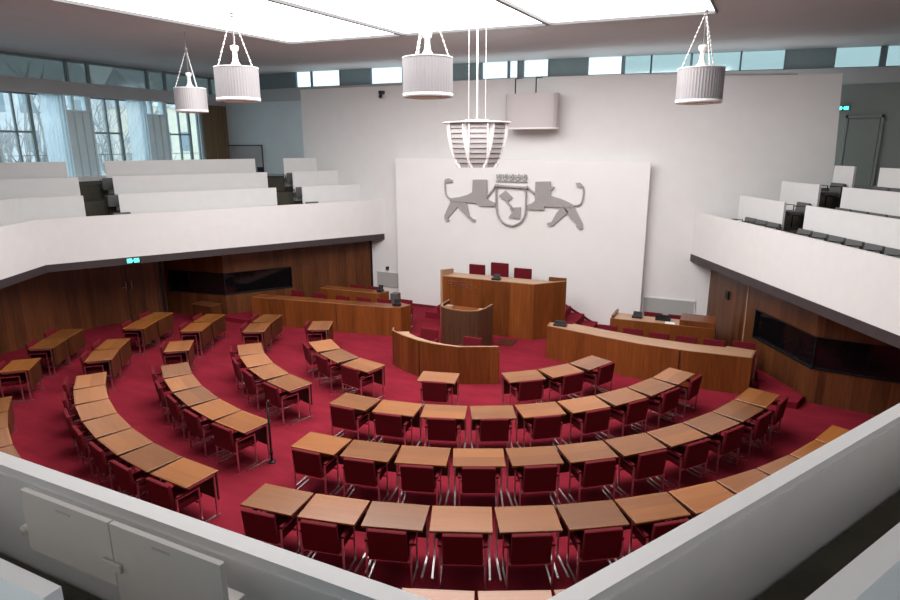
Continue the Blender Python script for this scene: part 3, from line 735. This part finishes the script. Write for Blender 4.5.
m = MB(); m.rbox(-3.60, -3.36, 1.78, 2.05, .001, .82, .01); tag(m.build('pedestal', M['pedestal']), 'grey pedestal box at the right end of the left second bench', 'pedestal')
m = MB(); m.box(-9.12, -8.32, -1.22, -.80, .001, .56); cb_ = tag(m.build('low_cabinet', M['box_wood']), 'low dark wooden cabinet in front of the left booth window', 'cabinet')
m = MB(); m.box(-9.14, -8.30, -1.24, -.78, .56, .59); m.build('cabinet_top', M['wall_wood'], cb_)

def put_chair(x, y, deg, lab, z=.001, s=None):
    c = copy_tree(chair0); c.location = (x, y, z); c.rotation_euler = (0, 0, math.radians(deg)); tag(c, lab, 'chair', 'red armchairs at the benches')
    return c
for k, (x, y) in enumerate(((-6.6, .62), (-5.71, .62), (-4.84, .66), (-4.10, .74), (-3.42, .86), (-2.78, 1.06))):
    put_chair(x, y, 180, 'red chair behind the left front bench, %s from the left' % ORD[k])
for k, (x, y) in enumerate(((3.48, .86), (4.14, .82), (4.80, .72), (5.45, .70), (6.10, .70), (6.75, .80))):
    put_chair(x, y, 180, 'red chair behind the right front bench, %s from the left' % ORD[k])
for k, (x, y) in enumerate(((-5.3, 2.15), (-4.6, 2.20))):
    put_chair(x, y, 180, 'red chair behind the left second bench, %s from the left' % ORD[k])
for k, (x, y) in enumerate(((4.40, 2.68), (5.05, 2.66), (5.72, 2.62))):
    put_chair(x, y, 180, 'red chair behind the right second bench, %s from the left' % ORD[k])

def device(x, y, z, w, d, h, label, rz=0., name='desk_monitor'):
    r = tag(empty(name, (x, y, z), rz), label, 'monitor')
    m = MB(); m.rbox(-w/2, w/2, -d/2, d/2, .0, h*.35, .008); m.build('base', M['black'], r)
    m = MB(); m.rbox(-w*.42, w*.42, -.012, .012, h*.3, h, .006, mat=Matrix.Rotation(math.radians(-18), 4, 'X')); m.build('screen', M['black'], r)
    return r
device(-2.52, .36, .876, .22, .16, .20, 'black desk device at the right end of the left front bench')
device(2.40, .36, .872, .34, .18, .13, 'black desk device at the left end of the right front bench')
device(4.12, 1.80, .922, .26, .18, .17, 'black desk device on the right second bench, left of the papers')
device(-3.82, 1.55, .909, .2, .14, .22, 'small black monitor on the left second bench beside the grey pedestal')
lp = tag(empty('laptop', (4.78, 1.86, .922)), 'dark laptop on the right second bench', 'laptop')
m = MB(); m.rbox(-.19, .19, -.12, .12, 0, .02, .004); m.build('keyboard', M['black'], lp)
m = MB(); m.rbox(-.19, .19, -.13, -.115, .01, .17, .004); m.build('screen', M['black'], lp)
m = MB(); m.box(4.86, 5.10, 1.52, 1.70, .922, .927); tag(m.build('paper_sheet', M['paper']), 'white paper sheets before the laptop on the right second bench', 'paper')
m = MB(); m.box(4.62, 4.90, 2.00, 2.03, .922, 1.0); tag(m.build('paper_folder', M['paper']), 'pale folder standing behind the laptop on the right second bench', 'folder')

# ---- presidium
H_ = 1.63
rs = tag(empty('presidium_desk', (0, 1.47, .001)), 'tall wooden presidium desk with splayed ends before the emblem panel', 'desk')
Y = 1.47
m = MB(); m.prism([(-1.55, 0), (1.31, 0), (1.31, .05), (-1.55, .05)], 0, H_); m.build('front_panel', M['bench_wood'], rs)
m = MB(); m.prism([(1.312, 0), (2.02, .80), (1.98, .84), (1.312, .05)], 0, H_); m.build('end_panel', M['bench_wood'], rs)
m = MB(); m.prism([(-1.62, -.02), (-1.552, -.02), (-1.552, .78), (-1.62, .78)], 0, [1.83, 1.83, 1.72, 1.72]); m.build('end_wing', M['light_wood'], rs)
m = MB(); m.prism([(1.50, .80), (2.02, .81), (2.02, .84), (1.50, .84)], .6, 1.72); m.build('screen', M['bench_wood'], rs)
m = MB(); m.prism([(-1.55, .052), (1.30, .052), (1.93, .79), (-1.55, .79)], H_-.06, H_-.03); m.build('worktop', M['light_wood'], rs)
m = MB(); m.prism([(-1.55, -.004), (1.312, -.004), (2.03, .80), (1.95, .80), (1.28, .08), (-1.55, .08)], H_, H_+.022); m.build('edge_cap', M['light_wood'], rs)
m = MB(); rr = random.Random(2)
for row, (x0, x1, zz) in enumerate(((-1.36, -.72, 1.52), (-1.36, -.62, 1.45), (-1.30, -.45, 1.38))):
    xx = x0
    while xx < x1:
        wv = rr.uniform(.02, .045)
        m.box(xx, xx+.008, -.008, -.001, zz-.03, zz); 
        if rr.random() > .3: m.box(xx+.009, xx+wv, -.008, -.001, zz-.008, zz)
        if rr.random() > .5: m.box(xx+.009, xx+wv, -.008, -.001, zz-.03, zz-.022)
        xx += wv+.014
tag(m.build('lettering', M['chrome'], rs), 'rows of small metal lettering')
for (x, zt_, w_, lab) in ((-1.02, 1.74, .27, 'red high-backed chair behind the presidium desk, left of the tallest'), (-.26, 1.85, .29, 'tallest red high-backed chair, centre of the presidium desk'), (.50, 1.74, .28, 'red high-backed chair behind the presidium desk, rightmost of three')):
    c = tag(empty('presiding_chair', (x, 2.62, .602), PI), lab, 'chair', 'presiding chairs')
    m = MB(); m.rbox(-w_, w_, -.30, -.22, .42, zt_-.60+.04, .02); m.build('backrest', M['red'], c)
    m = MB(); m.rbox(-.26, .26, -.22, .27, .40, .50, .03); m.build('seat', M['red'], c)
    for s in (-1, 1):
        m = MB(); m.rbox(s*.30-.03, s*.30+.03, -.22, .2, .64, .68, .012); m.build('armrest', M['red'], c)
    m = MB(); m.tube([(0, 0, .05), (0, 0, .40)], .03, 12)
    for k in range(4): a = k*PI/2+PI/4; m.tube([(0, 0, .06), (.25*math.cos(a), .25*math.sin(a), .02)], .018, 8)
    m.build('swivel_base', M['chrome'], c)
device(.14, 1.56, H_+.024, .26, .16, .17, 'black desk device on the front edge of the presidium desk', 0)

# ---- speaker's lectern
lc = tag(empty('speaker_lectern', (-.02, .15, .001)), 'dark wooden speaker lectern with curved ribbed front', 'lectern')
arc = []
for k in range(15):
    t = k/14; a = math.radians(205+t*150); arc.append((.02+.63*math.cos(a)*1.02, -.02+.50*math.sin(a)))
arc = [(-.86+.0, .42)]+[(-.80, .02)]+[(x, y) for x, y in arc[2:-1]]+[(.48, .02), (.50, .50)]
arc = [(-.90, .40), (-.87, -.10), (-.78, -.33), (-.58, -.48), (-.30, -.56), (-.02, -.57), (.20, -.51), (.36, -.38), (.44, -.12), (.46, .42)]
m = MB(); m.prism(thick_line(arc, .04, 1), 0, 1.17); m.build('front_panel', M['lectern_wood'], lc)
m = MB(); m.prism(thick_line(arc, .05, 1), 1.17, 1.19); m.build('edge_cap', M['cap_wood'], lc)
m = MB(); m.prism(thick_line(arc, .041, 1)[len(arc):][::-1], 1.0, 1.03); m.build('reading_top', M['bench_wood'], lc)
m = MB(); m.box(-.76, -.56, -.12, .05, 1.03, 1.14); m.box(.22, .38, -.12, .05, 1.03, 1.14); m.build('corner_block', M['light_wood'], lc)

# ---- clerks' table
fr = [(-1.42, -1.72), (-1.31, -1.95), (-.86, -2.22), (-.32, -2.42), (.2, -2.50), (.76, -2.47), (1.62, -2.06)]
ck = bench('clerks_table', 'curved solid wooden clerks table in front of the lectern', fr, .42, .91, rec=.11, seams=[(-.28, -2.43)], topmat='light_wood')
put_chair(-.66, -1.40, 180, 'small red chair behind the clerks table, left one')
put_chair(.66, -1.60, 180, 'small red chair behind the clerks table, right one')
m = MB(); m.box(.50, .95, .70, 1.20, .002, .012); tag(m.build('floor_hatch', M['box_wood']), 'dark floor socket hatch in the carpet right of the lectern', 'hatch')

# ------------------------------------------------------------------ coat of arms
EM = {
'bodyL':[(-2.229, 3.776), (-1.881, 3.832), (-1.614, 3.909), (-1.444, 3.999), (-1.42, 4.39), (-0.947, 4.399), (-0.932, 3.794), (-0.792, 3.731), (-0.681, 3.684), (-0.662, 3.583), (-1.179, 3.57), (-1.292, 3.662), (-1.804, 3.672), (-2.035, 3.678), (-2.229, 3.682)],
'hindA':[(-2.19, 3.718), (-1.823, 3.678), (-1.997, 3.481), (-2.271, 3.188), (-2.319, 3.115), (-2.252, 3.058), (-2.343, 3.007), (-2.437, 3.092), (-2.437, 3.216), (-2.348, 3.414)],
'hindB':[(-1.977, 3.516), (-1.823, 3.678), (-1.651, 3.643), (-1.535, 3.238), (-1.44, 3.155), (-1.326, 3.126), (-1.344, 3.055), (-1.439, 3.061), (-1.566, 3.16), (-1.746, 3.316)],
'tailL':[(-2.19, 3.753), (-2.327, 3.801), (-2.396, 3.921), (-2.414, 4.146), (-2.413, 4.319)],
'tuftL':[(-2.429, 4.302), (-2.401, 4.388), (-2.284, 4.418), (-2.149, 4.359), (-2.13, 4.297), (-2.266, 4.288), (-2.363, 4.268)],
'armL':[(-0.977, 3.792), (-0.671, 4.188)],
'shield':[(-0.624, 4.239), (-0.62, 3.517), (-0.547, 3.248), (-0.343, 3.035), (-0.053, 2.992), (0.013, 3.021), (0.224, 3.126), (0.325, 3.299), (0.362, 3.5), (0.349, 4.224)],
'shieldbar':[(-0.617, 4.216), (0.336, 4.175)],
'keybow':[(-0.539, 3.907), (-0.326, 4.08), (-0.09, 3.871), (-0.266, 3.715)],
'keyshaft':[(-0.321, 3.797), (-0.01, 3.457)],
'keybit':[(-0.173, 3.551), (0.182, 3.581), (0.173, 3.219), (-0.202, 3.246), (-0.098, 3.403)],
'crown':[(-0.651, 4.587), (-0.648, 4.362), (0.383, 4.362), (0.377, 4.582)],
'bodyR':[(0.641, 4.367), (1.113, 4.387), (1.136, 3.954), (1.433, 3.882), (1.701, 3.779), (1.852, 3.704), (1.855, 3.64), (1.51, 3.627), (0.955, 3.639), (0.941, 3.53), (0.407, 3.529), (0.404, 3.618), (0.642, 3.791)],
'headR':[(0.966, 4.271), (1.081, 4.338), (1.118, 4.243), (1.236, 4.229), (1.156, 4.131), (1.021, 4.144)],
'hindRa':[(1.508, 3.675), (1.698, 3.489), (1.489, 3.318), (1.214, 3.042), (1.06, 3.067), (1.041, 3.133), (1.176, 3.172), (1.317, 3.441)],
'hindRb':[(1.508, 3.675), (1.836, 3.704), (2.014, 3.374), (2.139, 3.154), (2.145, 3.025), (2.065, 2.989), (1.946, 3.08), (1.961, 3.129), (1.72, 3.361)],
'tailR':[(1.853, 3.688), (2.03, 3.711), (2.104, 3.856), (2.123, 4.109), (2.084, 4.265)],
'tuftR':[(1.87, 4.355), (1.998, 4.373), (2.066, 4.296), (2.038, 4.217), (1.924, 4.246)],
'armR':[(0.352, 4.225), (0.688, 3.94)],
'armR2':[(0.369, 3.617), (0.66, 3.743)],
}
ca = tag(empty('coat_of_arms', (-.13, 3.48, 3.0)), 'grey metal relief of two lions holding a shield with a key', 'emblem')
def ez(poly, y0, y1, mb): return mb.xz([(x+.13, z-3.0) for x, z in poly], y0, y1)
def edge(pts, r, mb, y=-.03): return mb.tube([(x+.13, y, z-3.0) for x, z in pts], r, 6)
def smooth_pts(pts, it=2):
    for _ in range(it):
        o = [pts[0]]
        for a, b in zip(pts, pts[1:]): o += [(a[0]*.75+b[0]*.25, a[1]*.75+b[1]*.25), (a[0]*.25+b[0]*.75, a[1]*.25+b[1]*.75)]
        pts = o+[pts[-1]]
    return pts
for side in 'LR':
    m = MB(); ez(EM['body'+side], -.07, -.01, m)
    for k in (('hindA', 'hindB') if side == 'L' else ('hindRa', 'hindRb')): ez(EM[k], -.05, .0, m)
    ez(EM['tuft'+side], -.06, -.02, m); edge(smooth_pts(EM['tail'+side]), .028, m)
    edge(EM['arm'+side], .035, m)
    if side == 'R': edge(EM['armR2'], .03, m); ez(EM['headR'], -.09, -.02, m)
    l = m.build('lion', M['emblem'], ca)
    m = MB(); x0, x1 = ((-1.43, -.95) if side == 'L' else (.66, 1.12))
    for k in range(8): zz = 4.33-k*.075; m.box(x0+.13, x1+.13, -.082, -.07, zz-3.0, zz-3.0+.018)
    m.build('mane_rib', M['lamp_grey'], l)
m = MB(); edge(smooth_pts(EM['shield']), .03, m, -.05); m.build('shield_rim', M['emblem'], ca)
m = MB(); edge(EM['shieldbar'], .042, m, -.06); 
for x, z in EM['shieldbar']: m.lathe([(0, -.05), (.06, -.05), (.06, .05), (0, .05)], 12, c=(x+.13, -.06, z-3.0))
m.build('shield_bar', M['emblem'], ca)
m = MB(); ez(EM['keybow'], -.05, -.01, m); edge(EM['keyshaft'], .03, m); ez(EM['keybit'], -.05, -.01, m)
kb = m.build('key', M['emblem'], ca)
m = MB()
(a0, z1), (_, z0), (b0, _), _ = EM['crown']
for k in range(5):
    xa = a0+(b0-a0)*(k+.08)/5; xb = a0+(b0-a0)*(k+.92)/5; xm = (xa+xb)/2
    edge([(xa+.02, z1-.02), (xa+.02, z0+.08), (xm, z0+.02), (xb-.02, z0+.08), (xb-.02, z1-.02), (xm+.02, z1-.01), (xm, z1-.12)], .02, m, -.04)
m.box(a0+.13, b0+.13, -.05, -.02, z0-3.0-.02, z0-3.0+.015)
m.build('crown', M['emblem'], ca)

# ------------------------------------------------------------------ pendant lamps
def make_lamp():
    r = empty('pendant_lamp')      # origin = top of the drum
    m = MB(); prof_n = 96; R1 = .425
    vs = []; 
    for z in (-.58, -.02):
        for k in range(prof_n): a = 2*PI*k/prof_n; rr = R1-.006*(k % 2); vs.append((rr*math.cos(a), rr*math.sin(a), z))
    m.add(vs, [(k, (k+1) % prof_n, prof_n+(k+1) % prof_n, prof_n+k) for k in range(prof_n)])
    m.lathe([(R1-.03, -.58), (R1-.03, -.02)], 48); m.build('pleated_shade', M['lamp_metal'], r)
    m = MB(); m.lathe([(R1+.004, -.02), (R1+.004, 0), (R1-.035, 0), (R1-.035, -.02)], 48, closed=True); m.build('rim', M['lamp_white'], r)
    m = MB(); m.lathe([(R1+.003, -.64), (R1+.003, -.58), (R1-.02, -.58), (R1-.02, -.64)], 48, closed=True); m.build('lower_ring', M['lamp_white'], r)
    m = MB(); m.lathe([(.27, -.655), (.27, -.60), (.40, -.55), (.40, -.03), (0, -.015)], 48); m.lathe([(0, -.65), (.265, -.65)], 48); m.build('reflector', M['lamp_inside'], r)
    m = MB(); m.lathe([(.13, 0), (.10, .05), (.06, .11), (.045, .2), (.045, .30), (.075, .32), (.08, .40), (.05, .41), (0, .41)], 24); m.build('socket', M['lamp_white'], r)
    m = MB(); top = .92
    for a in (PI/2+.3, PI/2+.3+2*PI/3, PI/2+.3+4*PI/3):
        n = 12
        for k in range(n):
            p0 = Vector((.37*math.cos(a), .37*math.sin(a), 0)); p1 = Vector((.03*math.cos(a), .03*math.sin(a), top)); q0 = p0.lerp(p1, k/n); q1 = p0.lerp(p1, (k+.9)/n)
            m.tube([q0, q0.lerp(q1, .5), q1], [.008, .017 if k % 2 else .012, .008], 6)
    m.build('chain', M['lamp_white'], r)
    m = MB(); m.lathe([(.03+.014*math.cos(t), .014*math.sin(t)) for t in [i*PI/4 for i in range(8)]], 16, c=(0, 0, top+.02), closed=True); m.lathe([(.0, top+.05), (.035, top+.06), (.035, top+.1), (.0, top+.14)], 12); m.build('hook', M['lamp_metal'], r)
    return r
lamp0 = make_lamp(); lamp_parts = [lamp0]+[copy_tree(lamp0) for _ in range(3)]
for k, (x, y, z, lab) in enumerate(((-6.055, -3.237, 6.80, 'leftmost and smallest looking grey pleated drum lamp'), (-1.947, -5.939, 6.80, 'grey pleated drum lamp second from the left'), (1.641, -5.508, 6.80, 'grey pleated drum lamp above the left end of the emblem panel'), (5.457, -2.10, 6.76, 'rightmost grey pleated drum lamp hanging alone'))):
    o = lamp_parts[k]
    q = (.88, .89, .94, .95)[k]; zl = z+(.02, -.01, -.01, .02)[k]; o.scale = (q, q, q); o.location = (x, y, zl); mc = MB(); mc.tube([(0, 0, .41), (0, 0, (8.09-zl)/q)], .010, 6); mc.build('cable', M['lamp_metal'], o); o.rotation_euler = (0, 0, .4*k); tag(o, lab, 'lamp', 'pendant lamps')
# ------------------------------------------------------------------ louvred bowl chandelier
ch = tag(empty('bowl_chandelier', (.34, -.42, 4.92)), 'white bowl-shaped chandelier of curved louvred blades hanging before the emblem', 'chandelier')
m = MB(); m.lathe([(0, 1.12), (.30, 1.12), (.32, 1.09), (.82, 1.07), (.84, 1.055), (.82, 1.04), (0, 1.03)], 48); m.build('top_plate', M['lamp_white'], ch)
m = MB(); m.tube([(0, 0, 1.1), (0, 0, 3.17)], .022, 8); m.build('centre_rod', M['lamp_white'], ch)
for s in (-1, 1): m = MB(); m.tube([(s*.22, -.0, 1.1), (s*.22, 0, 3.17)], .006, 6); m.build('wire', M['lamp_white'], ch)
def prof_r(t): return .45+.28*math.sin(t*PI/2)**.85     # t 0 bottom .. 1 top
for k in range(8):
    a0 = math.radians(25.5-90)+k*PI/4
    hw = .20
    def P3(t, s, dr=0.): 
        rr = prof_r(t)+dr; x = rr; y = s; return (x*math.cos(a0)-y*math.sin(a0), x*math.sin(a0)+y*math.cos(a0), t*1.04)
    m = MB()
    ns = 9
    for j in range(ns):
        t0 = j/ns; t1 = (j+.93)/ns
        vs = [P3(t0, -hw, 0), P3(t0, hw, 0), P3(t1, hw, -.035), P3(t1, -hw, -.035), P3(t0, -hw, -.05), P3(t0, hw, -.05), P3(t1, hw, -.06), P3(t1, -hw, -.06)]
        m.add(vs, [(0, 1, 2, 3), (7, 6, 5, 4), (0, 4, 5, 1), (1, 5, 6, 2), (2, 6, 7, 3), (3, 7, 4, 0)])
    b = m.build('blade', M['lamp_grey'], ch)
    m = MB()
    for s in (-1, 1):
        pts = [j/12 for j in range(13)]
        vs = []
        for t in pts: vs += [P3(t, s*hw, .012), P3(t, s*(hw+.035), .012), P3(t, s*(hw+.035), -.17), P3(t, s*hw, -.17)]
        fs = []
        for j in range(12):
            o = 4*j
            for q in range(4): fs.append((o+q, o+(q+1) % 4, o+4+(q+1) % 4, o+4+q))
        fs += [(0, 1, 2, 3), (48, 51, 50, 49)]
        m.add(vs, fs)
    m.build('blade_edge', M['lamp_white'], b)
m = MB(); m.tube([(0, 0, .15), (0, 0, 1.04)], .05, 12); m.build('lamp_core', M['lamp_white'], ch)

# ------------------------------------------------------------------ light, world, camera
wd = bpy.data.worlds.new('overcast'); bpy.context.scene.world = wd; wd.use_nodes = True
bg = wd.node_tree.nodes['Background']
tcw = N(wd.node_tree, 'ShaderNodeTexCoord'); grd = N(wd.node_tree, 'ShaderNodeTexGradient'); rmp = N(wd.node_tree, 'ShaderNodeValToRGB')
sp_ = N(wd.node_tree, 'ShaderNodeSeparateXYZ'); wd.node_tree.links.new(tcw.outputs['Generated'], sp_.inputs[0]); wd.node_tree.links.new(sp_.outputs['Z'], rmp.inputs['Fac'])
rmp.color_ramp.elements[0].color = (.78, .84, .88, 1); rmp.color_ramp.elements[0].position = 0; rmp.color_ramp.elements[1].color = (.84, .96, 1, 1); rmp.color_ramp.elements[1].position = .35
wd.node_tree.links.new(rmp.outputs['Color'], bg.inputs['Color']); bg.inputs['Strength'].default_value = 1.7
cd = bpy.data.cameras.new('camera'); cam = bpy.data.objects.new('camera', cd); COL.objects.link(cam)
cd.sensor_width = 36; cd.lens = 610.939291/900*36; cd.clip_start = .05; cd.clip_end = 300
cam.matrix_world = Matrix.Translation((6.3918, -14.6781, 5.4379)) @ Matrix.Rotation(math.radians(25.5), 4, 'Z') @ Matrix.Rotation(PI/2-.247498113, 4, 'X') @ Matrix.Rotation(-.00415235, 4, 'Z')
sc = bpy.context.scene; sc.camera = cam
sc.view_settings.view_transform = 'Standard'; sc.view_settings.look = 'None'; sc.view_settings.gamma = 1; sc.view_settings.use_curve_mapping = False
sc.view_settings.exposure = .36
sc.cycles.max_bounces = 8; sc.cycles.diffuse_bounces = 5; sc.cycles.transparent_max_bounces = 8; sc.cycles.use_denoising = True
sc.cycles.sample_clamp_indirect = 6
